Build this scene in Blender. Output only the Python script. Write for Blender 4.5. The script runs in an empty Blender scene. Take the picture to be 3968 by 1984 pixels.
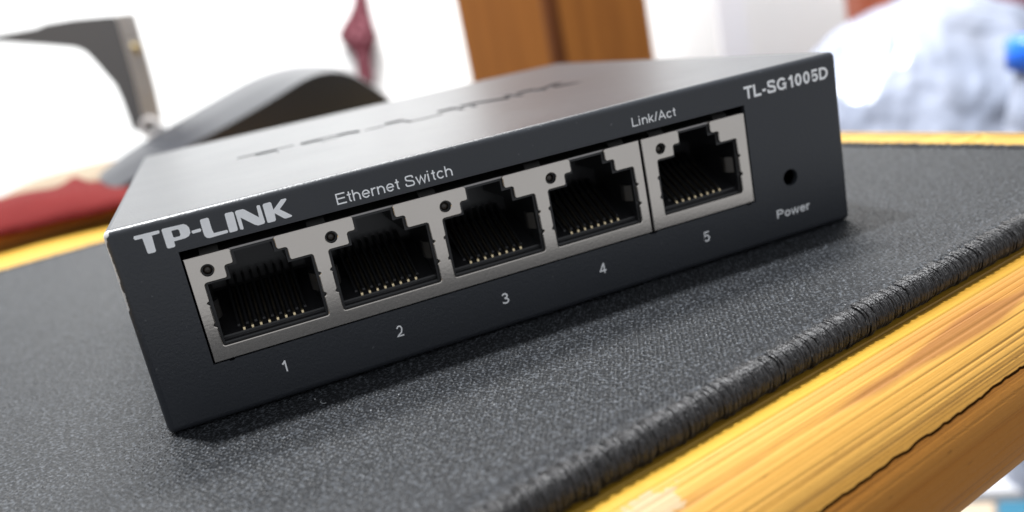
import bpy, bmesh, math, random
import numpy as np
from mathutils import Vector, Matrix, noise
from mathutils.geometry import tessellate_polygon
random.seed(4)
PI = math.pi
SC = bpy.context.scene
COL = SC.collection
MM = 0.001

# ------------------------------------------------------------------ camera
CAM = Vector((0.013213, -0.103149, 0.039394))
RX = Vector((0.917763, -0.347234, -0.192715))
RY = Vector((-0.269613, -0.188495, -0.94434))      # image down
RZ = Vector((0.291582, 0.918639, -0.266613))       # view direction
FPX = 3335.75
cam = bpy.data.objects.new('camera', bpy.data.cameras.new('camera'))
COL.objects.link(cam)
cam.matrix_world = Matrix(((RX.x, -RY.x, -RZ.x, CAM.x), (RX.y, -RY.y, -RZ.y, CAM.y), (RX.z, -RY.z, -RZ.z, CAM.z), (0, 0, 0, 1)))
cam.data.sensor_width = 36.0
cam.data.lens = FPX / 3968 * 36.0
cam.data.clip_start = 0.002
cam.data.clip_end = 50
cam.data.dof.use_dof = True
cam.data.dof.focus_distance = 0.102
cam.data.dof.aperture_fstop = 17
SC.camera = cam

# ------------------------------------------------------------------ light
w = bpy.data.worlds.new("World"); SC.world = w; w.use_nodes = True
w.node_tree.nodes['Background'].inputs[0].default_value = (0.93, 0.965, 1.02, 1)
w.node_tree.nodes['Background'].inputs[1].default_value = 0.67
def area(name, loc, target, size, power, color=(1, 1, 1), size_y=None):
    l = bpy.data.lights.new(name, 'AREA'); l.energy = power; l.color = color
    l.shape = 'RECTANGLE' if size_y else 'DISK'; l.size = size
    if size_y: l.size_y = size_y
    o = bpy.data.objects.new(name, l); COL.objects.link(o); o.location = loc
    o.rotation_euler = (Vector(target) - Vector(loc)).to_track_quat('-Z', 'Y').to_euler()
    return o
area('ceiling_lamp', Vector((.05, 0, .02)) + Vector((-.22, .27, 1)) * 1.35, (.05, 0, 0), .11, 47, (.97, .985, 1))
HF = Vector((.3025, .953, 0)).normalized()          # horizontal view heading
HR = Vector((HF.y, -HF.x, 0))
area('wall_wash_fill', CAM + HF * .75 + Vector((0, 0, 1.0)), CAM + HF * 1.35 + Vector((0, 0, .05)), .5, 28, (1, 1, .99), .25)  # unseen lamp added to wash the wall white
SC.view_settings.view_transform = 'Standard'; SC.view_settings.look = 'None'
SC.view_settings.exposure = 0; SC.view_settings.gamma = 1
try:
    SC.cycles.sample_clamp_indirect = 6
    SC.cycles.max_bounces = 8
except Exception: pass

def at(vx, vy, s):
    "world point seen at (vx, vy) of a 2576 px wide frame, s metres in front of the camera"
    u = vx * 1.540373 - 1984; v = vy * 1.540373 - 992
    return CAM + (RX * (u / FPX) + RY * (v / FPX) + RZ) * s

# ------------------------------------------------------------------ materials
class NT:
    def __init__(s, name):
        s.m = bpy.data.materials.new(name); s.m.use_nodes = True
        s.t = s.m.node_tree; s.n = s.t.nodes; s.b = s.n['Principled BSDF']; s.l = s.t.links
        s.co = s.n.new('ShaderNodeTexCoord').outputs['Object']
    def link(s, a, b):
        if hasattr(a, 'type') and hasattr(a, 'is_output'): s.l.new(a, b)
        else: b.default_value = a
    def map(s, scale=(1, 1, 1), rot=(0, 0, 0), src=None, loc=(0, 0, 0)):
        k = s.n.new('ShaderNodeMapping'); s.l.new(src or s.co, k.inputs[0])
        k.inputs['Scale'].default_value = scale; k.inputs['Rotation'].default_value = rot; k.inputs['Location'].default_value = loc
        return k.outputs[0]
    def noise(s, scale, vec=None, detail=3, rough=.55, dist=0.0):
        k = s.n.new('ShaderNodeTexNoise'); s.l.new(vec or s.co, k.inputs['Vector'])
        k.inputs['Scale'].default_value = scale; k.inputs['Detail'].default_value = detail
        k.inputs['Roughness'].default_value = rough; k.inputs['Distortion'].default_value = dist
        return k.outputs['Fac']
    def voro(s, scale, vec=None, feature='F1', out='Distance'):
        k = s.n.new('ShaderNodeTexVoronoi'); k.feature = feature; s.l.new(vec or s.co, k.inputs['Vector'])
        k.inputs['Scale'].default_value = scale
        return k.outputs[out]
    def math(s, op, a, b=0.0, c=0.0):
        k = s.n.new('ShaderNodeMath'); k.operation = op
        s.link(a, k.inputs[0]); s.link(b, k.inputs[1]); s.link(c, k.inputs[2])
        return k.outputs[0]
    def xyz(s, vec=None):
        k = s.n.new('ShaderNodeSeparateXYZ'); s.l.new(vec or s.co, k.inputs[0]); return k.outputs
    def ramp(s, f, stops):
        k = s.n.new('ShaderNodeValToRGB'); s.l.new(f, k.inputs[0]); e = k.color_ramp.elements
        while len(e) < len(stops): e.new(.5)
        for q, (p, c) in zip(e, stops):
            q.position = p; q.color = (*c, 1) if len(c) == 3 else c
        return k.outputs[0]
    def mix(s, f, a, b):
        k = s.n.new('ShaderNodeMix'); k.data_type = 'RGBA'
        s.link(f, k.inputs[0]); 
        for v, i in ((a, 6), (b, 7)):
            if isinstance(v, tuple): k.inputs[i].default_value = (*v, 1)
            else: s.l.new(v, k.inputs[i])
        return k.outputs[2]
    def set(s, **kw):
        names = dict(color='Base Color', rough='Roughness', metal='Metallic', spec='Specular IOR Level', coat='Coat Weight',
                     coatr='Coat Roughness', sheen='Sheen Weight', sheenr='Sheen Roughness', sheent='Sheen Tint', trans='Transmission Weight', ior='IOR', aniso='Anisotropic')
        for k, v in kw.items():
            i = s.b.inputs[names[k]]
            if isinstance(v, tuple): i.default_value = (*v, 1)
            elif isinstance(v, (int, float)): i.default_value = v
            else: s.l.new(v, i)
        return s
    def bump(s, h, dist, strength=1.0, chain=None):
        k = s.n.new('ShaderNodeBump'); s.l.new(h, k.inputs['Height'])
        k.inputs['Distance'].default_value = dist; k.inputs['Strength'].default_value = strength
        if chain is not None: s.l.new(chain, k.inputs['Normal'])
        s.l.new(k.outputs[0], s.b.inputs['Normal']); return k.outputs[0]

def simple(name, color, rough=.5, metal=0.0, spec=.5, nscale=0, ndist=0, var=0.0):
    a = NT(name)
    if var and nscale:
        f = a.noise(nscale * .3, detail=4)
        a.set(color=a.mix(f, tuple(c * (1 - var) for c in color), tuple(min(1, c * (1 + var)) for c in color)))
    else: a.set(color=color)
    a.set(rough=rough, metal=metal, spec=spec)
    if nscale: a.bump(a.noise(nscale), ndist)
    return a.m

def m_paint():
    a = NT('charcoal_powder_coat')
    o = a.xyz()
    # left front edge: worn paint, plus its bright glint painted pale (object space, metres)
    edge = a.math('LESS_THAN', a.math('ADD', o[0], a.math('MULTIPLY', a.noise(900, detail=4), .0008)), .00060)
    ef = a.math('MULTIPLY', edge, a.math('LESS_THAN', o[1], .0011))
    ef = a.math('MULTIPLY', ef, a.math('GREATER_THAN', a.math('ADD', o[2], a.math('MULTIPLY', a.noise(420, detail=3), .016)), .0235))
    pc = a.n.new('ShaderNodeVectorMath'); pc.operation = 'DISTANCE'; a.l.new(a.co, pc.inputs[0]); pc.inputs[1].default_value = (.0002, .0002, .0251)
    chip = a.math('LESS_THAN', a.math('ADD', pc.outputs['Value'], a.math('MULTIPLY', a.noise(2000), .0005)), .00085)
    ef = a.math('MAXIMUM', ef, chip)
    n2 = a.noise(60, detail=5)
    base = a.mix(n2, (.021, .0235, .0285), (.027, .030, .036))
    fl = a.math('GREATER_THAN', a.noise(1500, detail=1), .765)
    base = a.mix(a.math('MULTIPLY', fl, .5), base, (.11, .115, .12))
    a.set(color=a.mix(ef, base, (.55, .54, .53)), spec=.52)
    a.set(rough=a.math('ADD', .31, a.math('MULTIPLY', a.noise(38, detail=6, rough=.65), .12)))
    v = a.voro(2800, feature='SMOOTH_F1')
    n1 = a.noise(3600, detail=3)
    h = a.math('ADD', a.math('MULTIPLY', v, .6), n1)
    a.bump(h, .000025, 1.0)
    return a.m
def m_steel():
    a = NT('shield_steel')
    b = a.noise(1800, detail=3)
    s = a.noise(220, detail=5)
    a.set(color=a.mix(s, (.53, .49, .445), (.57, .53, .485)), metal=1.0,
          rough=a.math('ADD', .17, a.math('MULTIPLY', b, .05)))
    a.bump(a.noise(2500, detail=2), .000006)
    return a.m
def m_mat():
    a = NT('woven_mat_fabric')
    # slow warp of the knit, then a staggered lattice of loops ~0.62 mm
    wn = a.n.new('ShaderNodeTexNoise'); a.l.new(a.co, wn.inputs['Vector']); wn.inputs['Scale'].default_value = 420; wn.inputs['Detail'].default_value = 2
    sub = a.n.new('ShaderNodeVectorMath'); sub.operation = 'SUBTRACT'; a.l.new(wn.outputs['Color'], sub.inputs[0]); sub.inputs[1].default_value = (.5, .5, .5)
    scl = a.n.new('ShaderNodeVectorMath'); scl.operation = 'SCALE'; a.l.new(sub.outputs[0], scl.inputs[0]); scl.inputs['Scale'].default_value = .0006
    add = a.n.new('ShaderNodeVectorMath'); add.operation = 'ADD'; a.l.new(a.co, add.inputs[0]); a.l.new(scl.outputs[0], add.inputs[1])
    mp = a.map((1, 1, 1), (0, 0, math.radians(-38)), add.outputs[0])
    o = a.xyz(mp)
    cu = a.math('COSINE', a.math('MULTIPLY', o[0], 2 * PI / .00062))
    cv = a.math('COSINE', a.math('MULTIPLY', o[1], 2 * PI / .00088))
    lat = a.math('MULTIPLY', cu, cv)
    lat = a.math('MAXIMUM', lat, -.15)
    rnd = a.noise(1500, detail=2)
    h = a.math('MULTIPLY', lat, a.math('ADD', .35, a.math('MULTIPLY', rnd, 1.3)))
    fine = a.noise(5200, detail=2)
    h2 = a.math('ADD', h, a.math('MULTIPLY', fine, 1.0))
    big = a.noise(35, detail=4)
    fleck = a.math('GREATER_THAN', a.noise(2600, detail=1), .70)
    cellr = a.noise(1700, detail=0)
    tip = a.math('MULTIPLY', a.math('MAXIMUM', a.math('SUBTRACT', lat, .25), 0.0), a.math('MULTIPLY', a.math('MAXIMUM', a.math('SUBTRACT', cellr, .42), 0.0), 9.0))
    base = a.mix(big, (.0085, .0095, .011), (.014, .0152, .0172))
    k = a.n.new('ShaderNodeMath'); k.operation = 'MINIMUM'; a.l.new(tip, k.inputs[0]); k.inputs[1].default_value = 1.0
    base = a.mix(k.outputs[0], base, (.10, .11, .125))  # sparkle of the loop tops put into the colour
    a.set(color=base, rough=.36, spec=.5, sheen=.5, sheenr=.3, sheent=(.9, .94, 1.0))
    n = a.bump(a.noise(60, detail=3), .0012, .35)
    a.bump(h2, .00026, 1.0, n)
    return a.m
def m_thread():
    a = NT('stitch_thread')
    f = a.noise(1.0, a.map((5200, 900, 900)), detail=3)
    f2 = a.noise(900, detail=2)
    a.set(color=a.mix(a.ramp(a.noise(1.0, a.map((2600, 1100, 1100)), detail=2), [(.48, (0, 0, 0)), (.72, (1, 1, 1))]), (.0048, .0042, .0046), (.042, .040, .042)), rough=.40, spec=.5, sheen=.1, sheenr=.4)
    h = a.math('ADD', f, a.math('MULTIPLY', a.noise(2600, detail=2), .8))
    a.bump(h, .00022, 1.0)
    return a.m
def m_bamboo(name, c0, c1, cd, streak=.6, rough=.4, band=False, lines=.4, spec=.3):
    a = NT(name)
    g = a.noise(1.0, a.map((2.5, 330, 330)), detail=5, rough=.62)
    g2 = a.noise(1.0, a.map((9, 1500, 1500)), detail=4, rough=.7)
    lo = a.noise(1.0, a.map((5, 110, 110), loc=(3.3, 1.7, .4)), detail=2)
    col = a.mix(a.ramp(g, [(.32, (0, 0, 0)), (.68, (1, 1, 1))]), c0, c1)
    dk = a.ramp(lo, [(streak, (0, 0, 0)), (streak + .08, (1, 1, 1))])
    col = a.mix(a.math('MULTIPLY', dk, .55), col, cd)
    ln = a.ramp(g2, [(.36, (1, 1, 1)), (.42, (0, 0, 0))])
    col = a.mix(a.math('MULTIPLY', ln, lines), col, tuple(c * .5 for c in cd))
    if band:
        o = a.xyz()
        out = a.math('MULTIPLY', a.math('ADD', o[1], .0475), -1.0); up = a.math('ADD', o[2], .0145)
        th = a.math('ARCTAN2', up, out)
        cen = a.math('ADD', 1.10, a.math('MULTIPLY', a.noise(9, a.map((1, 0, 0)), detail=1), .12))
        dd = a.math('ABSOLUTE', a.math('SUBTRACT', th, cen))
        wd = a.math('MULTIPLY', a.math('SUBTRACT', a.noise(1.0, a.map((16, 60, 60)), detail=3), .33), .85)
        m = a.math('SUBTRACT', wd, dd)
        mk = a.ramp(a.math('MULTIPLY', m, 14.0), [(0, (0, 0, 0)), (1, (1, 1, 1))])
        col = a.mix(a.math('MULTIPLY', mk, .85), col, a.mix(g2, (.17, .062, .013), (.30, .125, .032)))
        p = a.n.new('ShaderNodeVectorMath'); p.operation = 'DISTANCE'; a.l.new(a.co, p.inputs[0]); p.inputs[1].default_value = STAIN
        q = a.math('LESS_THAN', a.math('ADD', p.outputs['Value'], a.math('MULTIPLY', a.noise(700, detail=4), .006)), .0052)
        col = a.mix(a.math('MULTIPLY', q, .7), col, (.36, .30, .20))
    pores = a.ramp(a.noise(1.0, a.map((260, 2600, 2600)), detail=2), [(.24, (1, 1, 1)), (.29, (0, 0, 0))])
    col = a.mix(a.math('MULTIPLY', pores, .5), col, tuple(c * .35 for c in cd))
    a.set(color=col, rough=a.math('ADD', rough - .06, a.math('MULTIPLY', g2, .14)), spec=spec)
    a.bump(a.math('ADD', a.math('ADD', g, a.math('MULTIPLY', g2, .8)), a.math('MULTIPLY', a.noise(700, detail=4), .45)), .00012, 1.0)
    return a.m
STAIN = (.0305, -.0503, -.0038)
def m_wood():
    a = NT('varnished_brown_wood')
    g = a.noise(1.0, a.map((60, 60, 3)), detail=5, dist=.4)
    a.set(color=a.ramp(g, [(.3, (.14, .048, .009)), (.5, (.185, .066, .012)), (.75, (.22, .082, .016))]), rough=.5, spec=.15)
    return a.m
def m_bag():
    a = NT('blue_white_film')
    n = a.noise(8, detail=4); c = a.mix(n, (.19, .24, .35), (.46, .48, .56))
    a.set(color=c, rough=.22, spec=.6); a.bump(a.math('ADD', a.noise(9, detail=3, rough=.6, dist=.8), a.math('MULTIPLY', a.voro(10), .8)), .019)
    return a.m
def m_red():
    a = NT('red_cloth')
    a.set(color=a.mix(a.noise(40, detail=4), (.085, .007, .007), (.12, .011, .010)), rough=.9, spec=.1); a.bump(a.noise(300), .0008); return a.m
def m_strap():
    a = NT('patterned_maroon_cloth')
    v = a.voro(90)
    a.set(color=a.mix(a.ramp(v, [(.25, (1, 1, 1)), (.4, (0, 0, 0))]), (.065, .004, .011), (.20, .07, .09)), rough=.85); a.bump(a.noise(200), .001); return a.m

PAINT = m_paint(); STEEL = m_steel(); FAB = m_mat(); THREAD = m_thread()
BLACK = simple('black_plastic', (.011, .011, .012), .36, nscale=1800, ndist=.00001)
DARKSTEEL = simple('darkened_spring_steel', (.30, .29, .28), .38, 1.0, nscale=900, ndist=.00001)
GOLD = simple('gold_plating', (.78, .64, .40), .34, 1.0)
BRASSDULL = simple('dull_contact_metal', (.19, .165, .125), .40, 1.0)
PRINT = simple('light_grey_print', (.90, .91, .93), .5, nscale=3000, ndist=.000008, var=.12)
LED = simple('led_lens', (.035, .028, .022), .25)
BAM_Y = m_bamboo('yellow_bamboo', (.38, .21, .020), (.50, .30, .038), (.26, .12, .012), .62, .45)
BAM_C = m_bamboo('cream_bamboo', (.38, .185, .027), (.53, .305, .070), (.25, .095, .015), .58, .52, True, .42)
BAM_T = m_bamboo('tan_bamboo', (.33, .122, .015), (.43, .185, .032), (.24, .075, .008), .60, .50, False, .4, .15)
BAM_B = m_bamboo('brown_bamboo', (.50, .20, .038), (.62, .28, .06), (.36, .13, .02), .6, .4)
WOOD = m_wood(); BAGM = m_bag(); REDM = m_red(); STRAPM = m_strap()
WALLM = simple('white_wall_paint', (.86, .86, .85), .8, nscale=60, ndist=.0004, var=.02)
FLOORM = simple('pale_floor', (.16, .15, .14), .5, nscale=12, ndist=.001, var=.1)
LAMP_D = simple('lamp_dark_grey', (.045, .043, .043), .45, nscale=400, ndist=.0001)
LAMP_L = simple('lamp_lit_side_and_ring', (.46, .44, .43), .35)  # hinge ring, and the arm's lit side put into the colour
SHELL = simple('smoke_grey_gloss', (.018, .020, .026), .30, spec=.3, nscale=50, ndist=.0003)
CREAM = simple('cream_cloth', (.22, .17, .115), .8, nscale=60, ndist=.002)
PALE = simple('pale_grey_board', (.80, .785, .81), .6)
WHITEP = simple('white_card', (.50, .50, .52), .5)
BEIGE = simple('beige_card', (.46, .37, .27), .6)
CYAN = simple('cyan_card', (.03, .14, .22), .45)
BLUE = simple('bright_blue_plastic', (.02, .16, .80), .3)
ORANGE = simple('orange_red_wrapper', (.34, .08, .035), .4, nscale=30, ndist=.003, var=.4)
MAUVE = simple('mauve_cloth', (.22, .11, .14), .7, nscale=40, ndist=.003)
DUST = simple('pale_lint', (.36, .37, .38), .7)

# ------------------------------------------------------------------ helpers
def thing(name, label, cat, loc=(0, 0, 0), rotz=0, group=None):
    o = bpy.data.objects.new(name, None); COL.objects.link(o); o.empty_display_size = .01
    o.location = loc; o.rotation_euler = (0, 0, rotz); o['label'] = label; o['category'] = cat
    if group: o['group'] = group
    return o
def tag(o, label=None, cat=None, group=None, kind=None):
    if label: o['label'] = label
    if cat: o['category'] = cat
    if group: o['group'] = group
    if kind: o['kind'] = kind
    return o
def obj(name, data, mat, parent=None, loc=(0, 0, 0), smooth=False):
    if isinstance(data, bmesh.types.BMesh):
        me = bpy.data.meshes.new(name); data.to_mesh(me); data.free()
    else: me = data
    if mat is not None and not me.materials: me.materials.append(mat)
    if smooth: me.polygons.foreach_set('use_smooth', [True] * len(me.polygons))
    o = bpy.data.objects.new(name, me); COL.objects.link(o); o.location = loc
    if parent: o.parent = parent
    return o
def box(bm, x0, x1, y0, y1, z0, z1, bev=0, seg=2):
    r = bmesh.ops.create_cube(bm, size=1.0); vs = r['verts']
    for v in vs:
        v.co = Vector(((x0 + x1) / 2 + v.co.x * (x1 - x0), (y0 + y1) / 2 + v.co.y * (y1 - y0), (z0 + z1) / 2 + v.co.z * (z1 - z0)))
    if bev:
        es = {e for v in vs for e in v.link_edges}
        bmesh.ops.bevel(bm, geom=list(es), offset=bev, segments=seg, affect='EDGES', profile=.5)
    return bm
def boxm(*a, **k):
    bm = bmesh.new(); box(bm, *a, **k); return bm
def fillet(P, r, seg=4, skip=()):
    out = []
    n = len(P)
    for i in range(n):
        p = Vector(P[i]); a = Vector(P[i - 1]) - p; b = Vector(P[(i + 1) % n]) - p
        rr = min(r, a.length * .45, b.length * .45)
        ang = a.angle(b)
        if i in skip or abs(ang - PI) < .05: out.append(tuple(p)); continue
        p0 = p + a.normalized() * rr; p1 = p + b.normalized() * rr
        for k in range(seg + 1):
            t = k / seg
            q = p0 * (1 - t) ** 2 + p * 2 * t * (1 - t) + p1 * t * t
            out.append((q.x, q.y))
    return out
def circle(cx, cy, r, n=24):
    return [(cx + r * math.cos(2 * PI * k / n), cy + r * math.sin(2 * PI * k / n)) for k in range(n)]
def orient(P, ccw=True):
    A = sum(P[i - 1][0] * P[i][1] - P[i][0] * P[i - 1][1] for i in range(len(P)))
    return P if (A > 0) == ccw else P[::-1]
def inset(P, d):
    "P ccw: moves the outline to its left (inward) by d"
    n = len(P); out = []
    for i in range(n):
        p = Vector(P[i]); a = (p - Vector(P[i - 1])); b = (Vector(P[(i + 1) % n]) - p)
        na = Vector((-a.y, a.x)).normalized() if a.length > 1e-9 else Vector((0, 0))
        nb = Vector((-b.y, b.x)).normalized() if b.length > 1e-9 else Vector((0, 0))
        m = (na + nb)
        if m.length < 1e-6: out.append(tuple(p)); continue
        m.normalize(); c = max(.5, m.dot(nb if nb.length else na))
        q = p + m * (d / c); out.append((q.x, q.y))
    return out
def plate(outer, holes, y0, y1, ch=0.0, back=False, toxyz=None):
    """plate in the x-z plane (mm): front face at y0, back at y1, chamfered front rim"""
    T = toxyz or (lambda x, z, y: Vector((x, y, z)) * MM)
    bm = bmesh.new()
    loops = [orient(outer, True)] + [orient(h, False) for h in holes]
    s = 1 if y1 > y0 else -1
    F = [inset(L, ch) if ch else L for L in loops]
    fv = [[bm.verts.new(T(x, z, y0)) for x, z in L] for L in F]
    flat = [v for L in fv for v in L]
    tris = tessellate_polygon([[Vector((x, z, 0)) for x, z in L] for L in F])
    for t in tris:
        try: bm.faces.new([flat[i] for i in t])
        except ValueError: pass
    for L, V in zip(loops, fv):
        prev = V
        rings = ([[bm.verts.new(T(x, z, y0 + s * ch)) for x, z in L]] if ch else []) + [[bm.verts.new(T(x, z, y1)) for x, z in L]]
        for R in rings:
            n = len(L)
            for i in range(n):
                try: bm.faces.new([prev[i - 1], prev[i], R[i], R[i - 1]])
                except ValueError: pass
            prev = R
        if back: pass
    if back:
        lv = []
        for L in loops: lv += [bm.verts.new(T(x, z, y1)) for x, z in L]
        for t in tessellate_polygon([[Vector((x, z, 0)) for x, z in L] for L in loops]):
            try: bm.faces.new([lv[i] for i in t])
            except ValueError: pass
    bmesh.ops.recalc_face_normals(bm, faces=bm.faces)
    return bm
def arcp(cx, cy, rx, ry, a0, a1, n=14):
    return [(cx + rx * math.cos(math.radians(a0 + (a1 - a0) * k / n)), cy + ry * math.sin(math.radians(a0 + (a1 - a0) * k / n))) for k in range(n + 1)]
def sm(P, it=2):
    for _ in range(it):
        Q = [P[0]]
        for (ax, ay), (bx, by) in zip(P, P[1:]): Q += [(ax * .75 + bx * .25, ay * .75 + by * .25), (ax * .25 + bx * .75, ay * .25 + by * .75)]
        Q.append(P[-1]); P = Q
    return P
def glyph(ch, h):
    "centre lines of a plain sans letter, cap height 1; h = half the stroke"
    X = .725 - h; c = 1 - h; b = h
    V = lambda x, y0, y1: [(x, y0), (x, y1)]
    arch = [(h, .40)] + arcp(.34, .36, .34 - h, X - .36, 170, 0) + [(.68 - h, .30), (.68 - h, 0)]
    bowl = lambda cx, rx, y0, y1: arcp(cx, (y0 + y1) / 2, rx, (y1 - y0) / 2, 90, -90)
    G = {
     'E': (.88, [V(h, 0, 1), [(h, c), (.84, c)], [(h, .52), (.79, .52)], [(h, b), (.87, b)]]),
     't': (.38, [[(.19, .94), (.19, .2)] + arcp(.19 + .13, .17, .13, .17 - b, 180, 275, 6), [(0, .725 - h), (.36, .725 - h)]]),
     'h': (.72, [V(h, 0, 1), arch]), 'n': (.72, [V(h, 0, .725), arch]),
     'e': (.75, [[(.07, .37), (.69 - h, .37)] + arcp(.36, .36, .36 - h, .375 - h, 2, 325, 26)]),
     'r': (.44, [V(h, 0, .725), [(h, .36)] + arcp(.34, .40, .34 - h, X - .40, 165, 70, 8)]),
     'S': (.93, [sm([(.84 - h, .72), (.82 - h, .90), (.60, 1.0 - h), (.32, 1.0 - h), (.06 + h, .91), (.06 + h, .62), (.25, .56), (.62, .47), (.88 - h, .40), (.88 - h, .10), (.66, h * .9), (.26, h * .9), (.02 + h, .10), (.0 + h, .31)], 3)]),
     'w': (1.0, [[(.03, .725), (.25, .03), (.49, .69), (.73, .03), (.95, .725)]]),
     'i': (.27, [V(h, 0, .725), V(h, .875, 1)]), 'c': (.70, [arcp(.36, .36, .36 - h, .375 - h, 40, 320, 22)]),
     'L': (.76, [V(h, 0, 1), [(h, b), (.74, b)]]), 'k': (.64, [V(h, 0, 1), [(.56, .72), (h + .02, .24)], [(.25, .42), (.58, .0)]]),
     '/': (.36, [[(.03, 0), (.33, 1)]]), 'A': (.93, [[(.05, 0), (.46, .97), (.88, 0)], [(.20, .32), (.73, .32)]]),
     'T': (.86, [[(0, c), (.84, c)], V(.42, 0, 1 - h)]), '-': (.46, [[(.05, .36), (.40, .36)]]),
     'G': (1.04, [arcp(.50, .5, .5 - h, .5 - h, 38, 330, 26) + [(.97 - h, .18), (.97 - h, .46)], [(.97, .46), (.56, .46)]]),
     '1': (.66, [[(.12, .70), (.30, .80), (.43, .97)], V(.43, 0, .99)]),
     '0': (.78, [arcp(.36, .5, .34 - h, .5 - h, 90, 450, 30)]),
     '5': (.78, [[(.66, c), (.18, c), (.10, .50), (.12, .53)] + arcp(.36, .335, .345 - h, .335 - h, 118, -150, 22)]),
     'D': (.97, [V(h, 0, 1), [(h, c), (.36, c)] + arcp(.36, .5, .54 - h, .5 - h, 90, -90, 18) + [(h, b)]]),
     'P': (.88, [V(h, 0, 1), [(h, c), (.48, c)] + arcp(.48, .71, .36 - h, .29 - h, 90, -90, 14) + [(h, .42 + h)]]),
     'o': (.75, [arcp(.36, .36, .36 - h, .375 - h, 90, 450, 28)]),
     '2': (.78, [arcp(.36, .68, .31 - h, .32 - h, 165, -30, 14) + [(.50, .36), (.20, .17), (.06, b), (.70, b)]]),
     '3': (.78, [arcp(.34, .735, .29 - h, .265 - h, 160, -80, 14) + [(.28, .53)], [(.28, .53)] + arcp(.34, .28, .34 - h, .28 - h, 85, -160, 16)]),
     '4': (.78, [[(.74, .27), (.05, .27), (.50, .97)], V(.52, 0, .99)]),
     ' ': (.42, [])}
    return G[ch]
def text_mesh(body, x0, x1, base, cap, wid=.125, gap=.10, depth=.012):
    "flat printed lettering on the front face, fitted to x0..x1 and to the cap height (mm)"
    h = wid / 2; strokes = []; x = 0.0
    for ch in body:
        adv, S = glyph(ch, h)
        for P in S: strokes.append([(x + p[0], p[1]) for p in P])
        x += adv + (gap if ch != ' ' else 0)
    xs = [p[0] for P in strokes for p in P]; ax, bx = min(xs) - h, max(xs) + h
    kx = (x1 - x0) / (bx - ax)
    bm = bmesh.new()
    for si, P in enumerate(strokes):
        Q = [Vector(P[0])]
        for p in P[1:]:
            if (Vector(p) - Q[-1]).length > 1e-4: Q.append(Vector(p))
        yd = -(depth + .0012 * (si % 7)); rows = []
        n = len(Q)
        for i, p in enumerate(Q):
            t0 = (p - Q[i - 1]).normalized() if i else None; t1 = (Q[i + 1] - p).normalized() if i < n - 1 else None
            if t0 is None: t0 = t1
            if t1 is None: t1 = t0
            n0 = Vector((-t0.y, t0.x)); n1 = Vector((-t1.y, t1.x)); m = (n0 + n1)
            m = m.normalized() if m.length > 1e-3 else n0
            m = m * (h / max(.45, m.dot(n1)))
            R = []
            for s_ in (1, -1):
                q_ = p + m * s_; X = x0 + (q_.x - ax) * kx; Zc = base + q_.y * cap
                R += [bm.verts.new(Vector((X, yd, Zc)) * MM), bm.verts.new(Vector((X, .003, Zc)) * MM)]
            rows.append(R)
        for a, b in zip(rows, rows[1:]):
            for i, j in ((0, 2), (2, 3), (1, 0)): bm.faces.new([a[i], a[j], b[j], b[i]])
    bmesh.ops.recalc_face_normals(bm, faces=bm.faces)
    return bm
def loft(curves, closed=False):
    bm = bmesh.new(); V = [[bm.verts.new(p) for p in c] for c in curves]
    n = len(curves[0])
    for a, b in zip(V, V[1:]):
        for i in range(n if closed else n - 1):
            j = (i + 1) % n
            bm.faces.new([a[i], a[j], b[j], b[i]])
    return bm, V
def resample(P, n):
    P = [Vector(p) for p in P]; d = [0]
    for a, b in zip(P, P[1:]): d.append(d[-1] + (b - a).length)
    out = []
    for k in range(n):
        t = d[-1] * k / (n - 1); i = 0
        while i < len(d) - 2 and d[i + 1] < t: i += 1
        f = (t - d[i]) / max(1e-9, d[i + 1] - d[i]); out.append(P[i].lerp(P[i + 1], min(1, f)))
    return out
def smoothpts(P, it=2):
    for _ in range(it):
        Q = [P[0]]
        for a, b in zip(P, P[1:]): Q += [a.lerp(b, .25), a.lerp(b, .75)]
        Q.append(P[-1]); P = Q
    return P

# ------------------------------------------------------------------ room backdrop that the photograph shows
FLOOR_Z = -.42
wc = CAM + HF * 1.35
def vplane(c, hw, z0, z1, thick=.02):
    bm = bmesh.new()
    for s in (0, 1):
        pass
    pts = []
    for dz in (z0, z1):
        for sx in (-hw, hw):
            for t in (0, thick):
                pts.append(Vector((c.x, c.y, 0)) + HR * sx + HF * t + Vector((0, 0, dz)))
    v = [bm.verts.new(p) for p in pts]
    for f in ((0, 2, 6, 4), (1, 5, 7, 3), (0, 4, 5, 1), (2, 3, 7, 6), (4, 6, 7, 5), (0, 1, 3, 2)): bm.faces.new([v[i] for i in f])
    bmesh.ops.recalc_face_normals(bm, faces=bm.faces)
    return bm
tag(obj('wall', vplane(wc, 1.9, FLOOR_Z, 1.3), WALLM), kind='structure')
tag(obj('floor', boxm(-2.2, 2.6, -.6, 2.6, FLOOR_Z - .02, FLOOR_Z), FLOORM), kind='structure')

# ------------------------------------------------------------------ bamboo table (local axes: x along the near edge, y away from the viewer)
ANG = math.atan2(.229, .973)
table = thing('bamboo_table', 'golden bamboo table with rounded edge under the black mat', 'table', (0, 0, 0), ANG)
TZ = -3.5; NR = 11.0; YF = -47.5; XR = 166.0; XL = -380.0; YB = 470.0
def tobj(name, bm, m, smooth=False): return obj(name, bm, m, table, smooth=smooth)
# top laid from boards that run along the near edge
edges = [YF + 1.2, -6, 38, 82, 126, 170, 208, 241, 278, 322, 366, 412, YB]
for i, (a, b) in enumerate(zip(edges, edges[1:])):
    if i == 7: a, b = 236, 264
    if i == 6: b = 235.9
    if i == 8: a = 264.1
    m = BAM_B if i == 7 else BAM_Y
    dz = 6.2 if i == 7 else 0
    tobj('plank', boxm(XL * MM, XR * MM, (a + .1) * MM, (b - .1) * MM, (TZ - 16) * MM, (TZ + dz) * MM, bev=.00025, seg=1), m)
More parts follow.
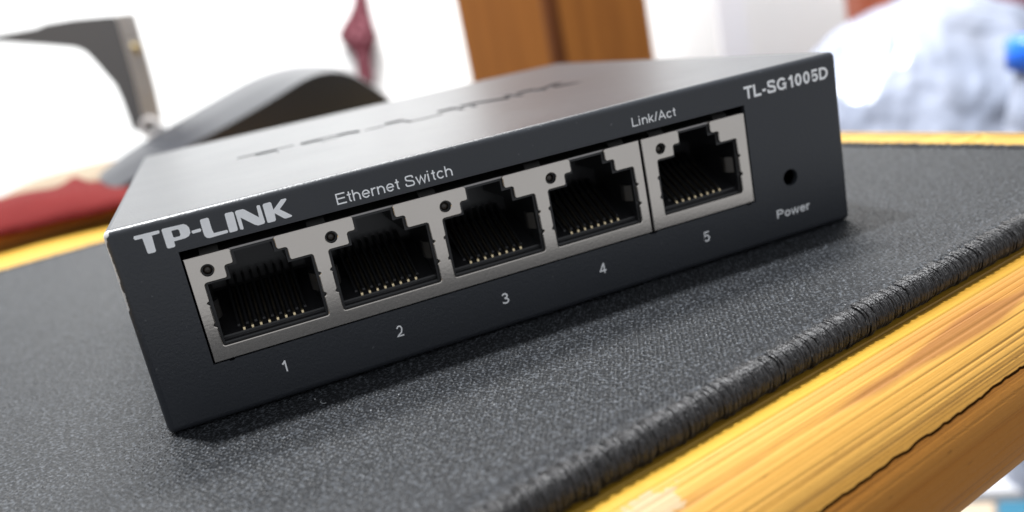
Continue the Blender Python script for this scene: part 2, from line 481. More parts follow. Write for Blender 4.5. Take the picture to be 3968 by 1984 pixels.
# rounded nose swept round the near and the right edge
def path():
    P = []
    x = XL
    while x < XR - 20: P.append((x, YF, 0, -1)); x += .5 if x > 5 else 12
    for k in range(9):
        t = k / 8 * PI / 2
        P.append((XR - 18 + 18 * math.sin(t), YF + 18 - 18 * math.cos(t), math.sin(t), -math.cos(t)))
    y = YF + 20
    while y < YB: P.append((XR, y, 1, 0)); y += 4 if y < 120 else 15
    P.append((XR, YB, 1, 0))
    return P
PTH = path()
GR = [(86, .10, .8), (81, .14, .6), (76.5, .22, .9), (72, .10, .5), (66, .20, 1.2), (61, .08, .5), (57.5, .16, .6), (53, .10, .4), (49, .20, .7), (45.5, .10, .5), (41, .14, .5), (37.5, .10, .4),
      (27, .10, .6), (22, .14, .5), (16, .10, .5), (11, .16, .6), (4, .12, .5), (-3, .14, .6), (-9, .10, .5), (-16, .16, .7), (-24, .12, .6)]
def groove(td, s):
    g = 0
    for k, (c, dp, wd) in enumerate(GR):
        if abs(td - c) > 5: continue
        c2 = c + .9 * noise.noise(Vector((s * .013, k * 3.1, 0))); d2 = .58 * dp * max(0, .55 + .9 * noise.noise(Vector((s * .03, k * 5.7, 2))))
        g += d2 * math.exp(-((td - c2) / wd) ** 2)
    return g
def nose(th0, th1, r0, r1, steps, jag0=0, jag1=0, zc=TZ - NR, lead=None):
    bm = bmesh.new(); rows = []
    for (x, y, nx, ny) in PTH:
        row = []
        s = x * .9 - y
        j = noise.noise(Vector((s * .09, 3, 0))) * 1.1 + noise.noise(Vector((s * .5, 7, 0))) * .6 + noise.noise(Vector((s * 1.4, 1, 0))) * .45
        a1 = th1 + jag1 * j; a0 = th0 + jag0 * j
        prof = []
        if lead is not None: prof.append((-lead, zc + r0))
        for k in range(steps + 1):
            td = a0 + (a1 - a0) * k / steps; t = math.radians(td)
            rr = r0 - (groove(td, s) if steps > 10 and -30 < x < 150 else 0)
            prof.append((rr * math.cos(t), zc + rr * math.sin(t)))
        t = math.radians(a1); prof.append((r1 * math.cos(t), zc + r1 * math.sin(t)))
        if lead is not None: prof.append((-lead, zc + r1))
        for (o, z) in prof: row.append(bm.verts.new(Vector((x + nx * o, y + ny * o, z)) * MM))
        rows.append(row)
    n = len(rows[0])
    for a, b in zip(rows, rows[1:]):
        for i in range(n - 1): bm.faces.new([a[i], b[i], b[i + 1], a[i + 1]])
    for a in (rows[0], rows[-1]):
        try: bm.faces.new(a)
        except ValueError: pass
    bmesh.ops.recalc_face_normals(bm, faces=bm.faces)
    return bm
# section angle: 90 = top; the ragged joint lies near 31 degrees
ys = tobj('edge_strip', nose(90, 84, NR, NR - 1.0, 3, lead=1.2), BAM_Y, True); ys['label'] = 'bright yellow upper edge strip'
cs = tobj('edge_strip', nose(83.9, 32, NR, NR - 1.2, 96, jag1=-1.5), BAM_C); cs['label'] = 'cream upper edge strip with ragged lower rim'
core_ = tobj('glue_line', nose(46, 20, NR - 1.25, NR - 3, 8), WOOD, True)
ts = tobj('edge_strip', nose(30.3, -90, NR - .06, NR - 3, 130, jag0=-1.5), BAM_T); ts['label'] = 'tan lower edge strip'

# ------------------------------------------------------------------ mat
mat = thing('mouse_mat', 'black woven mouse mat with stitched rim under the switch', 'mouse mat', (0, 0, 0), ANG)
MX0, MX1, MY0, MY1 = -110.0, 142.6, -44.2, 166.0
def rrect(x0, x1, y0, y1, r, seg=8):
    P = []
    for cx, cy, a0 in ((x1 - r, y0 + r, -90), (x1 - r, y1 - r, 0), (x0 + r, y1 - r, 90), (x0 + r, y0 + r, 180)):
        for k in range(seg + 1):
            t = math.radians(a0 + 90 * k / seg); P.append((cx + r * math.cos(t), cy + r * math.sin(t)))
    return P
def T_top(x, z, y): return Vector((x, z, y)) * MM
obj('cloth_top', plate(rrect(MX0, MX1, MY0, MY1, 9), [], -.30, -3.4, toxyz=T_top), FAB, mat)
# raised yarn loops of the weave: fine grid close to the viewer, coarser further off
rng = np.random.default_rng(7)
ca, sa = math.cos(math.radians(49)), math.sin(math.radians(49))
U, Vv = np.meshgrid(np.arange(-560, 560), np.arange(-700, 700))
LU = (U + .5 * (Vv % 2)) * .60 + rng.normal(0, .07, U.shape); LV = Vv * .50 + rng.normal(0, .05, U.shape)
LX = 20 + LU * ca - LV * sa; LY = 30 + LU * sa + LV * ca
LA = np.clip(rng.normal(.125, .045, LX.shape), .02, .24); LO = math.radians(49) + rng.normal(0, .35, LX.shape)
YARN = NT('mat_yarn')
YARN.set(color=YARN.mix(YARN.ramp(YARN.noise(2300, detail=1), [(.50, (0, 0, 0)), (.72, (1, 1, 1))]), (.0050, .0058, .0072), (.056, .061, .069)), rough=.48, spec=.26, sheen=.06, sheenr=.3, sheent=(.88, .93, 1.0))
YARN.bump(YARN.noise(6500, detail=2), .00004)
def weave(x0, x1, y0, y1, st):
    nx = int(round((x1 - x0) / st)) + 1; ny = int(round((y1 - y0) / st)) + 1
    hgt = np.zeros((ny, nx), np.float32)
    ok = (LX > x0 - .5) & (LX < x1 + .5) & (LY > y0 - .5) & (LY < y1 + .5)
    lx_, ly_, am, ori = LX[ok], LY[ok], LA[ok], LO[ok]
    ii = np.round((lx_ - x0) / st).astype(int); jj = np.round((ly_ - y0) / st).astype(int); kk = int(.45 / st) + 1
    for a in range(-kk, kk + 1):
        for b in range(-kk, kk + 1):
            X = (ii + a) * st + x0 - lx_; Y = (jj + b) * st + y0 - ly_
            p_ = X * np.cos(ori) + Y * np.sin(ori); q_ = -X * np.sin(ori) + Y * np.cos(ori)
            hh = am * np.exp(-(p_ / .19) ** 2 - (q_ / .125) ** 2)
            m_ = (ii + a >= 0) & (ii + a < nx) & (jj + b >= 0) & (jj + b < ny)
            np.maximum.at(hgt, (jj[m_] + b, ii[m_] + a), hh[m_])
    XX, YY = np.meshgrid(x0 + np.arange(nx) * st, y0 + np.arange(ny) * st)
    if st < .17: hgt += rng.normal(0, .005, hgt.shape)
    # soft swell along the stitched near rim, then the roll over the edge
    d_ = YY - MY0
    swell = .30 * np.exp(-((d_ - .9) / 1.4) ** 2)
    roll = np.where(d_ < .5, 1.75 - np.sqrt(np.clip(1.75 ** 2 - (.5 - d_) ** 2, 0, 9)), 0)
    wav = .05 * np.sin(XX * .21) * np.sin(YY * .13 + XX * .05)
    ZZ = -.11 + hgt + swell - roll + wav
    co = np.stack([XX, YY, ZZ], -1).reshape(-1, 3).astype(np.float32) * MM
    idx = np.arange(nx * ny).reshape(ny, nx)
    quads = np.stack([idx[:-1, :-1], idx[:-1, 1:], idx[1:, 1:], idx[1:, :-1]], -1).reshape(-1, 4)
    me = bpy.data.meshes.new('weave'); me.vertices.add(len(co)); me.vertices.foreach_set('co', co.ravel())
    me.loops.add(quads.size); me.loops.foreach_set('vertex_index', quads.ravel().astype(np.int32))
    me.polygons.add(len(quads)); me.polygons.foreach_set('loop_start', np.arange(0, quads.size, 4, dtype=np.int32)); me.polygons.foreach_set('loop_total', np.full(len(quads), 4, np.int32))
    me.polygons.foreach_set('use_smooth', np.ones(len(quads), bool)); me.update(calc_edges=True)
    o = obj('weave', me, YARN.m, mat); o['kind'] = 'stuff'
weave(-32.0, 140.6, MY0 - .7, 4.0, .125)
weave(-108.0, -32.0, MY0 - .6, 4.0, .165)
weave(-60.0, 10.0, 4.0, 60.0, .165)
weave(-108.0, -60.0, 4.0, 60.0, .25)
weave(-108.0, 24.0, 60.0, 164.4, .25)
weave(94.0, 140.6, 4.0, 90.0, .20)
# overlock stitches: one thread loop every 1.8 mm round the rim
def stitch_mesh(seed):
    "one overlock stitch: a bundle of thin threads wrapped over the rim"
    rnd = random.Random(seed)
    bm = bmesh.new(); rc = 1.72; fat = rnd.uniform(.02, .13)
    NTH = 7
    for th in range(NTH):
        x0 = (th + .5) / NTH * 1.6 - .8 + rnd.uniform(-.10, .10); lean = rnd.uniform(-.25, .30); r = rnd.uniform(.12, .19)
        lift = fat * math.cos(x0 / .8 * 1.4) + rnd.uniform(-.06, .10); reach = rnd.uniform(-1.3, -.2)
        prof = [(reach, -.16), (reach * .55, .0), (-.15, .05)]
        for k in range(8):
            t = math.radians(74 - k * 166 / 7); prof.append((rc * 1.03 * math.cos(t) + .05, -1.68 + (rc + .06) * math.sin(t)))
        rows = []
        for i, (o, z) in enumerate(prof):
            q0 = Vector(prof[max(0, i - 1)]); q1 = Vector(prof[min(len(prof) - 1, i + 1)])
            tn = (q1 - q0).normalized(); nr = Vector((-tn.y, tn.x))
            if nr.x * o + nr.y * (z + 1.68) < 0: nr = -nr
            l_ = lift * math.sin(min(1, i / 4) * PI / 2)
            c = Vector((x0 + lean * (i - 5) / 5 + rnd.uniform(-.05, .05), o + nr.x * l_, z + nr.y * l_))
            N3 = Vector((0, nr.x, nr.y))
            rows.append([bm.verts.new((c + Vector((1, 0, 0)) * math.cos(2 * PI * k / 5 + .3) * r + N3 * math.sin(2 * PI * k / 5 + .3) * r) * MM) for k in range(5)])
        for a, b in zip(rows, rows[1:]):
            for k in range(5): bm.faces.new([a[k], a[(k + 1) % 5], b[(k + 1) % 5], b[k]])
        for R_ in (rows[0], rows[-1]): bm.faces.new(R_)
    bmesh.ops.recalc_face_normals(bm, faces=bm.faces)
    me = bpy.data.meshes.new('stitch'); bm.to_mesh(me); bm.free(); me.materials.append(THREAD)
    me.polygons.foreach_set('use_smooth', [True] * len(me.polygons))
    return me
SM = [stitch_mesh(i) for i in range(10)]
# the rolled core under the threads
def core():
    bm = bmesh.new(); rows = []
    P = rrect(MX0, MX1, MY0, MY1, 9, 24)
    n = len(P)
    for i in range(n):
        p = Vector(P[i]); d = (Vector(P[(i + 1) % n]) - Vector(P[i - 1])).normalized(); nr = Vector((d.y, -d.x))
        rows.append([bm.verts.new(Vector((p.x + nr.x * 1.6 * math.cos(t), p.y + nr.y * 1.6 * math.cos(t), -1.70 + 1.62 * math.sin(t))) * MM) for t in [math.radians(120 - k * 24) for k in range(11)]])
    for i in range(n):
        for k in range(10): bm.faces.new([rows[i - 1][k], rows[i][k], rows[i][k + 1], rows[i - 1][k + 1]])
    bmesh.ops.recalc_face_normals(bm, faces=bm.faces)
    return bm
obj('rolled_edge', core(), THREAD, mat, smooth=True)
# walk the rim
RIM = rrect(MX0, MX1, MY0, MY1, 9, 24)
pts = []
acc = 0.0; pitch = 1.65; nxt = 0
n = len(RIM)
for i in range(n):
    a = Vector(RIM[i]); b = Vector(RIM[(i + 1) % n]); L = (b - a).length
    while nxt <= acc + L and L > 0:
        t = (nxt - acc) / L; p = a.lerp(b, t); d = (b - a).normalized()
        pts.append((p, d)); nxt += pitch
    acc += L
def vis(p):
    return (p.y < MY0 + 12 and p.x > -14) or (p.x > MX1 - 12 and p.y < 70) or (p.y > MY1 - 5 and p.x < 12 and p.x > -60)
near = [q for q in pts if vis(q[0])]; rest = [q for q in pts if not vis(q[0])]
def smat(p, d):
    nrm = Vector((d.y, -d.x))            # outward
    j = random.uniform(-.10, .10); s = random.uniform(.94, 1.06)
    X = Vector((d.x, d.y, 0)); Y = Vector((nrm.x, nrm.y, 0)); Z = Vector((0, 0, 1))
    o = (Vector((p.x, p.y, 0)) + X * j + Z * random.uniform(-.07, .08)) * MM
    return Matrix(((X.x * s, Y.x, Z.x, o.x), (X.y * s, Y.y, Z.y, o.y), (0, 0, s, o.z), (0, 0, 0, 1)))
print('stitches', len(near), len(rest))
for p, d in near[:300]:
    o = bpy.data.objects.new('stitch', random.choice(SM)); COL.objects.link(o); o.parent = mat; o.matrix_local = smat(p, d)
rest += near[300:]
bm = bmesh.new()
for p, d in rest:
    k = len(bm.verts); bm.from_mesh(SM[k % 7 if False else random.randrange(10)]); bm.verts.ensure_lookup_table()
    bmesh.ops.transform(bm, matrix=smat(p, d), verts=bm.verts[k:])
so = obj('stitching', bm, THREAD, mat, smooth=True); so['kind'] = 'stuff'

def tube(bm, P, r, seg=5):
    rows = []
    for i, p in enumerate(P):
        a = P[max(0, i - 1)]; b = P[min(len(P) - 1, i + 1)]; t = (b - a).normalized()
        u = t.cross(Vector((0, 0, 1))); u = u.normalized() if u.length > .01 else Vector((1, 0, 0)); v = t.cross(u)
        rows.append([bm.verts.new(p + (u * math.cos(2 * PI * k / seg) + v * math.sin(2 * PI * k / seg)) * r) for k in range(seg)])
    for a, b in zip(rows, rows[1:]):
        for k in range(seg): bm.faces.new([a[k], a[(k + 1) % seg], b[(k + 1) % seg], b[k]])
    for R in (rows[0], rows[-1]): bm.faces.new(R)
bm = bmesh.new()
for p, d in near:
    for _ in range(16):
        nrm = Vector((d.y, -d.x)); o = random.uniform(-2.2, 1.7)
        zz = .18 if o < 0 else -1.66 + math.sqrt(max(.05, 3.6 - (o + .15) ** 2))
        q0 = Vector((p.x + nrm.x * o + d.x * random.uniform(-.7, .7), p.y + nrm.y * o + d.y * random.uniform(-.7, .7), zz)) * MM
        a1 = random.uniform(0, 2 * PI); ln = random.uniform(.25, .7) * MM; k1 = random.uniform(-1.5, 1.5)
        P = [q0 + Vector((math.cos(a1 + k1 * t), math.sin(a1 + k1 * t), random.uniform(.0, .35) * math.sin(t * 2.4))) * (ln * t) for t in (0, .35, .7, 1)]
        tube(bm, P, random.uniform(.016, .030) * MM, 3)
fz = obj('fuzz', bm, simple('fuzz_fibre', (.10, .10, .105), .35), mat, smooth=True); fz['kind'] = 'stuff'
# lint on the mat
bm = bmesh.new()
for (x, y) in ((25.9, -10.2), (22.2, -12.0), (46, -15), (60, -22), (98, -12), (18, -5), (17, -3.4), (-22, 30), (34, -21)):
    if random.random() < .88:
        bmesh.ops.create_icosphere(bm, subdivisions=1, radius=random.uniform(.06, .13) * MM, matrix=Matrix.Translation(Vector((x, y, .22)) * MM))
    else:
        a = random.uniform(0, 6); r = random.uniform(.5, .8)
        tube(bm, [(Vector((x, y, .25)) + Vector((math.cos(a + t * .5) * r, math.sin(a + t * .5) * r, .05 * math.sin(t)))) * MM for t in range(6)], .03 * MM)
tag(obj('dust', bm, DUST), kind='stuff')

# ------------------------------------------------------------------ the switch
SW = thing('network_switch', 'charcoal five port ethernet switch standing on the black mat', 'network switch')
W, D, H, RB = 100.0, 100.2, 25.3, .85
bm = boxm(0, W * MM, 0, D * MM, .02 * MM, H * MM)
bmesh.ops.bevel(bm, geom=list(bm.edges), offset=RB * MM, segments=6, affect='EDGES', profile=.5)
kill = []
for f in bm.faces:
    big = f.calc_area() > 1e-3
    if big and (f.normal.y < -.99 or f.normal.z > .99): kill.append(f)
    f.smooth = not big
bmesh.ops.delete(bm, geom=kill, context='FACES_ONLY')
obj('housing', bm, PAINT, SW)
cut = [(7.05, 6.95), (8.9, 6.95), (8.95, 6.8), (9.5, 6.8), (9.55, 6.95), (66.2, 6.95), (66.3, 6.75), (67.3, 6.75), (67.4, 6.95), (82.2, 6.95), (82.25, 6.75), (82.9, 6.75), (83.0, 6.95), (83.68, 6.95), (83.68, 21.0), (7.05, 21.0)]
front = plate([(RB, RB + .02), (W - RB, RB + .02), (W - RB, H - RB), (RB, H - RB)], [cut, circle(90.0, 9.0, 1.22, 40)], 0, .9)
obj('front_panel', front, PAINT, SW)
LOGO = {'T': [[(3.0, 23.79), (3.1, 24.01), (5.72, 24.0), (5.82, 23.88), (5.73, 23.64), (4.9, 23.6), (4.84, 21.81), (4.7, 21.69), (4.04, 21.69), (3.93, 21.82), (3.87, 23.55), (3.09, 23.57)]],
 'P': [[(6.04, 23.91), (6.18, 24.04), (8.43, 24.0), (8.73, 23.82), (8.93, 23.45), (8.91, 22.85), (8.66, 22.52), (8.26, 22.38), (6.97, 22.34), (6.95, 21.83), (6.84, 21.71), (6.2, 21.71), (6.05, 21.82)], [(7.02, 23.58), (7.70, 23.58), (7.83, 23.42), (7.83, 22.90), (7.70, 22.76), (7.11, 22.76), (7.02, 22.85)]],
 '-': [[(9.08, 23.02), (10.02, 23.05), (10.13, 22.88), (10.02, 22.68), (9.14, 22.66), (9.04, 22.82)]],
 'L': [[(10.25, 23.9), (10.42, 24.03), (11.12, 24.03), (11.24, 23.9), (11.24, 22.6), (11.33, 22.13), (12.78, 22.12), (12.9, 21.98), (12.8, 21.76), (10.74, 21.70), (10.45, 21.8), (10.27, 22.08), (10.24, 22.48)]],
 'I': [[(13.02, 23.88), (13.16, 24.02), (13.9, 24.0), (14.02, 23.88), (13.98, 21.86), (13.84, 21.72), (13.12, 21.70), (13.0, 21.8)]],
 'N': [[(14.19, 23.88), (14.37, 24.01), (15.11, 24.0), (15.3, 23.88), (16.63, 22.6), (16.67, 23.9), (16.79, 24.02), (17.07, 23.95), (17.13, 21.91), (17.0, 21.74), (16.29, 21.70), (15.95, 21.88), (14.63, 23.1), (14.63, 21.8), (14.5, 21.68), (14.23, 21.79)]],
 'K': [[(17.36, 23.85), (17.5, 24.0), (18.26, 24.02), (18.38, 23.88), (18.41, 23.05), (19.55, 24.0), (20.07, 24.0), (20.17, 23.88), (20.02, 23.69), (19.12, 22.92), (20.31, 21.85), (20.2, 21.72), (19.53, 21.68), (19.32, 21.76), (18.44, 22.62), (18.39, 21.85), (18.25, 21.70), (17.52, 21.69), (17.38, 21.78)]]}
def lx(P): return [(17.2 + (x - 3.0) * 3.54, 40.4 + (z - 21.68) * 3.54) for x, z in P]
top_holes = [fillet(lx(g[0]), .35, 2) for g in LOGO.values()]
bm = plate([(RB, RB), (W - RB, RB), (W - RB, D - RB), (RB, D - RB)], top_holes, H, H - .26, toxyz=T_top)
Pc = [bm.verts.new(Vector((x, y, H)) * MM) for x, y in orient(lx(LOGO['P'][1]))]; bm.faces.new(Pc)
fl = [bm.verts.new(Vector((x, y, H - .24)) * MM) for x, y in ((16, 39), (80, 39), (80, 51), (16, 51))]; bm.faces.new(fl)
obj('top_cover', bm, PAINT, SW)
for g in LOGO.values():
    o = obj('logo_letter', plate(g[0], g[1:], -.012, .003), PRINT, SW)
for body, x0, x1, b, cap, wd, gp in (('Ethernet Switch', 25.75, 40.5, 21.68, 1.36, .125, .11), ('Link/Act', 66.1, 72.9, 21.92, 1.22, .125, .11),
                                 ('TL-SG1005D', 83.75, 98.25, 21.72, 1.75, .20, .07), ('Power', 87.0, 92.9, 3.48, 1.25, .15, .11),
                                 ('1', 14.45, 15.0, 3.46, 1.46, .15, .1), ('2', 28.93, 29.88, 3.42, 1.46, .13, .1), ('3', 43.38, 44.36, 3.42, 1.46, .13, .1),
                                 ('4', 57.83, 58.9, 3.42, 1.46, .13, .1), ('5', 74.47, 75.45, 3.38, 1.46, .13, .1)):
    obj('lettering', text_mesh(body, x0, x1, b, cap, wd, gp), PRINT, SW)
# steel port shields
PITCH = 14.62
def opening(ox, g=0.0):
    "port outline from the top right of the latch notch, clockwise (mm)"
    return [(17.52 + ox - g, 18.3 + g), (18.72 + ox - g, 18.3 + g), (18.72 + ox - g, 16.68 - g), (21.45 + ox - g, 16.6 - g)]
def shield(x0, x1, ports, name):
    P = [(x0, 7.06), (x1, 7.06), (x1, 19.95)]
    holes = []
    for o in reversed(ports):
        P += [(17.55 + o, 19.95), (17.55 + o, 18.32), (18.75 + o, 18.32), (18.75 + o, 16.68), (21.45 + o, 16.68),
              (21.50 + o, 14.35), (21.78 + o, 14.25), (21.78 + o, 14.0), (21.52 + o, 13.9), (21.52 + o, 11.75), (21.80 + o, 11.6), (21.80 + o, 11.3), (21.5 + o, 11.2),
              (21.50 + o, 8.76), (8.74 + o, 8.76),
              (8.70 + o, 11.2), (8.40 + o, 11.35), (8.40 + o, 11.6), (8.60 + o, 11.75), (8.60 + o, 13.95), (8.42 + o, 14.1), (8.42 + o, 14.35), (8.72 + o, 14.45),
              (8.74 + o, 16.66), (11.42 + o, 16.66), (11.42 + o, 18.15), (12.5 + o, 18.15), (12.5 + o, 19.95)]
        holes.append(circle(9.48 + o, 18.05, .72, 28))
    P += [(x0, 19.95)]
    s = obj(name, plate(fillet(P, .34, 4, skip=(0, 1, 2, len(P) - 1)), holes, .05, .42, ch=.09), STEEL, SW)
    bm = boxm(x0 * MM, x1 * MM, .45 * MM, 12 * MM, 19.70 * MM, 19.93 * MM)
    for xa in (x0, x1 - .2): box(bm, xa * MM, (xa + .2) * MM, .45 * MM, 12 * MM, 7.1 * MM, 19.68 * MM)
    obj('sheath', bm, DARKSTEEL, s)
    for o in ports:
        for side in (-1, 1):
            # inward bent earth springs
            xa = (8.62 if side < 0 else 21.5) + o
            prof = [(0, .35), (.10, .9), (.45, 1.6), (.85, 2.4), (.95, 3.0), (.75, 3.6)]
            bm = bmesh.new(); rows = []
            for (q, y) in prof:
                x = xa - side * q
                rows.append([bm.verts.new(Vector((x, y, z)) * MM) for z in (11.75, 13.95)] + [bm.verts.new(Vector((x + side * .16, y + .02, z)) * MM) for z in (13.95, 11.75)])
            for a, b in zip(rows, rows[1:]):
                for k in range(4): bm.faces.new([a[k], a[(k + 1) % 4], b[(k + 1) % 4], b[k]])
            for R in (rows[0], rows[-1]): bm.faces.new(R)
            bmesh.ops.recalc_face_normals(bm, faces=bm.faces)
            obj('side_spring', bm, DARKSTEEL, s)
        led = bmesh.new()
        bmesh.ops.create_uvsphere(led, u_segments=14, v_segments=8, radius=.66 * MM, matrix=Matrix.Translation(Vector((9.48 + o, 1.25, 18.05)) * MM))
        obj('indicator_lens', led, LED, s, smooth=True)
    return s
S1 = shield(7.22, 66.68, [0, PITCH, 2 * PITCH, 3 * PITCH], 'port_shield')
S2 = shield(67.02, 83.52, [60.33], 'port_shield')
def top_spring(par, xa, xb):
    bm = bmesh.new(); prof = [(.75, 19.94), (1.3, 20.5), (2.0, 20.86), (3.5, 20.9), (5, 20.3), (6.5, 19.96)]
    rows = [[bm.verts.new(Vector((x, y, z)) * MM) for x in (xa, xb)] + [bm.verts.new(Vector((x, y + .1, z - .14)) * MM) for x in (xb, xa)] for y, z in prof]
    for a, b in zip(rows, rows[1:]):
        for k in range(4): bm.faces.new([a[k], a[(k + 1) % 4], b[(k + 1) % 4], b[k]])
    for R in (rows[0], rows[-1]): bm.faces.new(R)
    bmesh.ops.recalc_face_normals(bm, faces=bm.faces); obj('top_spring', bm, DARKSTEEL, par)
for xa, xb in ((9.1, 11.3), (21.7, 23.9), (35.8, 38.0), (50.3, 52.5), (62.6, 64.8)): top_spring(S1, xa, xb)
for xa, xb in ((68.8, 71.0), (79.0, 81.2)): top_spring(S2, xa, xb)
# plug housings with their contacts
def contact_mesh(slope):
    bm = bmesh.new(); bm.faces.ensure_lookup_table()
    def bar(P, wdt, th, mi):
        rows = []
        for i, p in enumerate(P):
            q0 = P[max(0, i - 1)]; q1 = P[min(len(P) - 1, i + 1)]
            t = Vector((q1[0] - q0[0], q1[1] - q0[1])).normalized(); nn = Vector((-t.y, t.x)) * th / 2
            rows.append([bm.verts.new(Vector((sx * wdt / 2, p[0] + sn * nn.x, p[1] + sn * nn.y)) * MM) for sx, sn in ((-1, -1), (1, -1), (1, 1), (-1, 1))])
        for a, b in zip(rows, rows[1:]):
            for k in range(4): f = bm.faces.new([a[k], a[(k + 1) % 4], b[(k + 1) % 4], b[k]]); f.material_index = mi
        for R in (rows[0], rows[-1]): f = bm.faces.new(R); f.material_index = mi
    bar([(1.52, 9.56), (1.53, 9.72), (1.62, 9.86), (1.85, 9.98)], .26, .16, 0)
    bar([(1.85, 9.97), (3.2, 10.5), (5.6, 11.9), (8.0, 13.3)], .24, .16, 1)
    bmesh.ops.recalc_face_normals(bm, faces=bm.faces)
    me = bpy.data.meshes.new('contact'); bm.to_mesh(me); bm.free(); me.materials.append(GOLD); me.materials.append(BRASSDULL)
    return me
CM = contact_mesh(0)
for i, (o, par) in enumerate([(k * PITCH, S1) for k in range(4)] + [(60.33, S2)]):
    g = .28
    P = [(8.74 + g, 8.76 + .12), (21.5 - g, 8.76 + .12), (21.5 - g, 16.68 - g), (18.75 - g, 16.68 - g), (18.75 - g, 18.32 - g), (17.55 - g, 18.32 - g), (17.55 - g, 19.4),
         (12.5 + g, 19.4), (12.5 + g, 18.15 - g), (11.42 + g, 18.15 - g), (11.42 + g, 16.66 - g), (8.74 + g, 16.66 - g)]
    P = [(x + o, z) for x, z in P]
    bm = plate([(7.5 + o, 7.4), (22.0 + o, 7.4), (22.0 + o, 19.62), (7.5 + o, 19.62)], [P, circle(9.48 + o, 18.05, .55, 20)], .55, 12.5, ch=.0)
    box(bm, (7.5 + o) * MM, (22.0 + o) * MM, 12.5 * MM, 13.2 * MM, 7.4 * MM, 19.62 * MM)
    # sill: rounded front lip, shelf and the ribs between the contacts
    pr = [(.62, 8.90), (.75, 9.08), (1.1, 9.22), (1.35, 9.42), (1.40, 9.62), (1.6, 9.62), (11, 12.9), (12.4, 12.9), (12.4, 8.9)]
    rows = [[bm.verts.new(Vector((x, y, z)) * MM) for y, z in pr] for x in (9.03 + o, 21.21 + o)]
    for k in range(len(pr)): bm.faces.new([rows[0][k], rows[0][k - 1], rows[1][k - 1], rows[1][k]])
    for k in range(9):
        xr = 11.01 + o + k * 1.014
        rows = [[bm.verts.new(Vector((x, y, z)) * MM) for y, z in ((2.3, 9.7), (2.7, 10.15), (10.5, 14.5), (11.5, 14.5), (11.5, 9.7))] for x in (xr - .16, xr + .16)]
        for q in range(5): bm.faces.new([rows[0][q], rows[0][q - 1], rows[1][q - 1], rows[1][q]])
        bm.faces.new(rows[0]); bm.faces.new(rows[1][::-1])
    bmesh.ops.recalc_face_normals(bm, faces=bm.faces)
    hs = obj('port_socket', bm, BLACK, SW)
    for k in range(8):
        c = bpy.data.objects.new('contact', CM); COL.objects.link(c); c.parent = hs; c.location = ((11.515 + k * 1.014 + o) * MM, 0, 0)
# power lamp behind its hole
bm = bmesh.new(); bmesh.ops.create_uvsphere(bm, u_segments=16, v_segments=10, radius=1.3 * MM, matrix=Matrix.Translation(Vector((90.0, 4.6, 9.0)) * MM))
obj('power_lens', bm, BLACK, SW, smooth=True)

# ------------------------------------------------------------------ things behind
def prism(P2, depth, off, mat_, name, parent, cap=True):
    "P2: outline points in the 2576 px frame; stands depth metres away and is swept by the vector off"
    bm = bmesh.new(); A = [bm.verts.new(at(x, y, depth)) for x, y in P2]; B = [bm.verts.new(v.co + off) for v in A]
    n = len(A); bm.faces.new(A); bm.faces.new(B[::-1])
    for i in range(n): bm.faces.new([A[i - 1], A[i], B[i], B[i - 1]])
    bmesh.ops.triangulate(bm, faces=[f for f in bm.faces if len(f.verts) > 4])
    bmesh.ops.recalc_face_normals(bm, faces=bm.faces)
    return obj(name, bm, mat_, parent)
k3 = .3025
# angular lamp arm
LD = .43
lamp = thing('desk_lamp', 'blurred grey desk lamp with angled arm rising at the left behind the switch', 'desk lamp')
armP = [(x * k3, y * k3) for x, y in ((-260, 340), (0, 290), (300, 235), (380, 200), (620, 160), (930, 132), (965, 150), (1010, 300), (1090, 560), (1150, 800), (1205, 1060), (1190, 1100), (1105, 1080), (1080, 1010), (1020, 840), (960, 710), (900, 640), (830, 560), (760, 480), (700, 425), (620, 395), (450, 380), (250, 365), (0, 348), (-260, 360))]
off = at(1160 * k3, 200 * k3, LD + .035) - at(1000 * k3, 200 * k3, LD)
prism(armP, LD, off * .97, LAMP_D, 'arm', lamp)
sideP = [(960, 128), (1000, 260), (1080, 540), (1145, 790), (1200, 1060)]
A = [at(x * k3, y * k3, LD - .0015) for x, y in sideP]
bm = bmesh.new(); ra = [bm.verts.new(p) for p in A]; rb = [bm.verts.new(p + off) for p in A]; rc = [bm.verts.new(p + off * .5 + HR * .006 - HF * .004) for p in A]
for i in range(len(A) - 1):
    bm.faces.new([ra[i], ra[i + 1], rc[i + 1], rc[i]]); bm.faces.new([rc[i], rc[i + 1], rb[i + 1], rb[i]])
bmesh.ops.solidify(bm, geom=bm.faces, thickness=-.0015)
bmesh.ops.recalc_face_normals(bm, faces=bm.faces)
obj('lit_side', bm, LAMP_L, lamp, smooth=False)  # lit right side of the arm, its brightness given as a pale colour
ctr = at(1112 * k3, 410 * k3, LD + .006)
bm = bmesh.new(); bmesh.ops.create_uvsphere(bm, u_segments=12, v_segments=8, radius=.0032, matrix=Matrix.Translation(ctr)); obj('badge', bm, simple('gold_paint', (.30, .22, .08), .7), lamp, smooth=True)
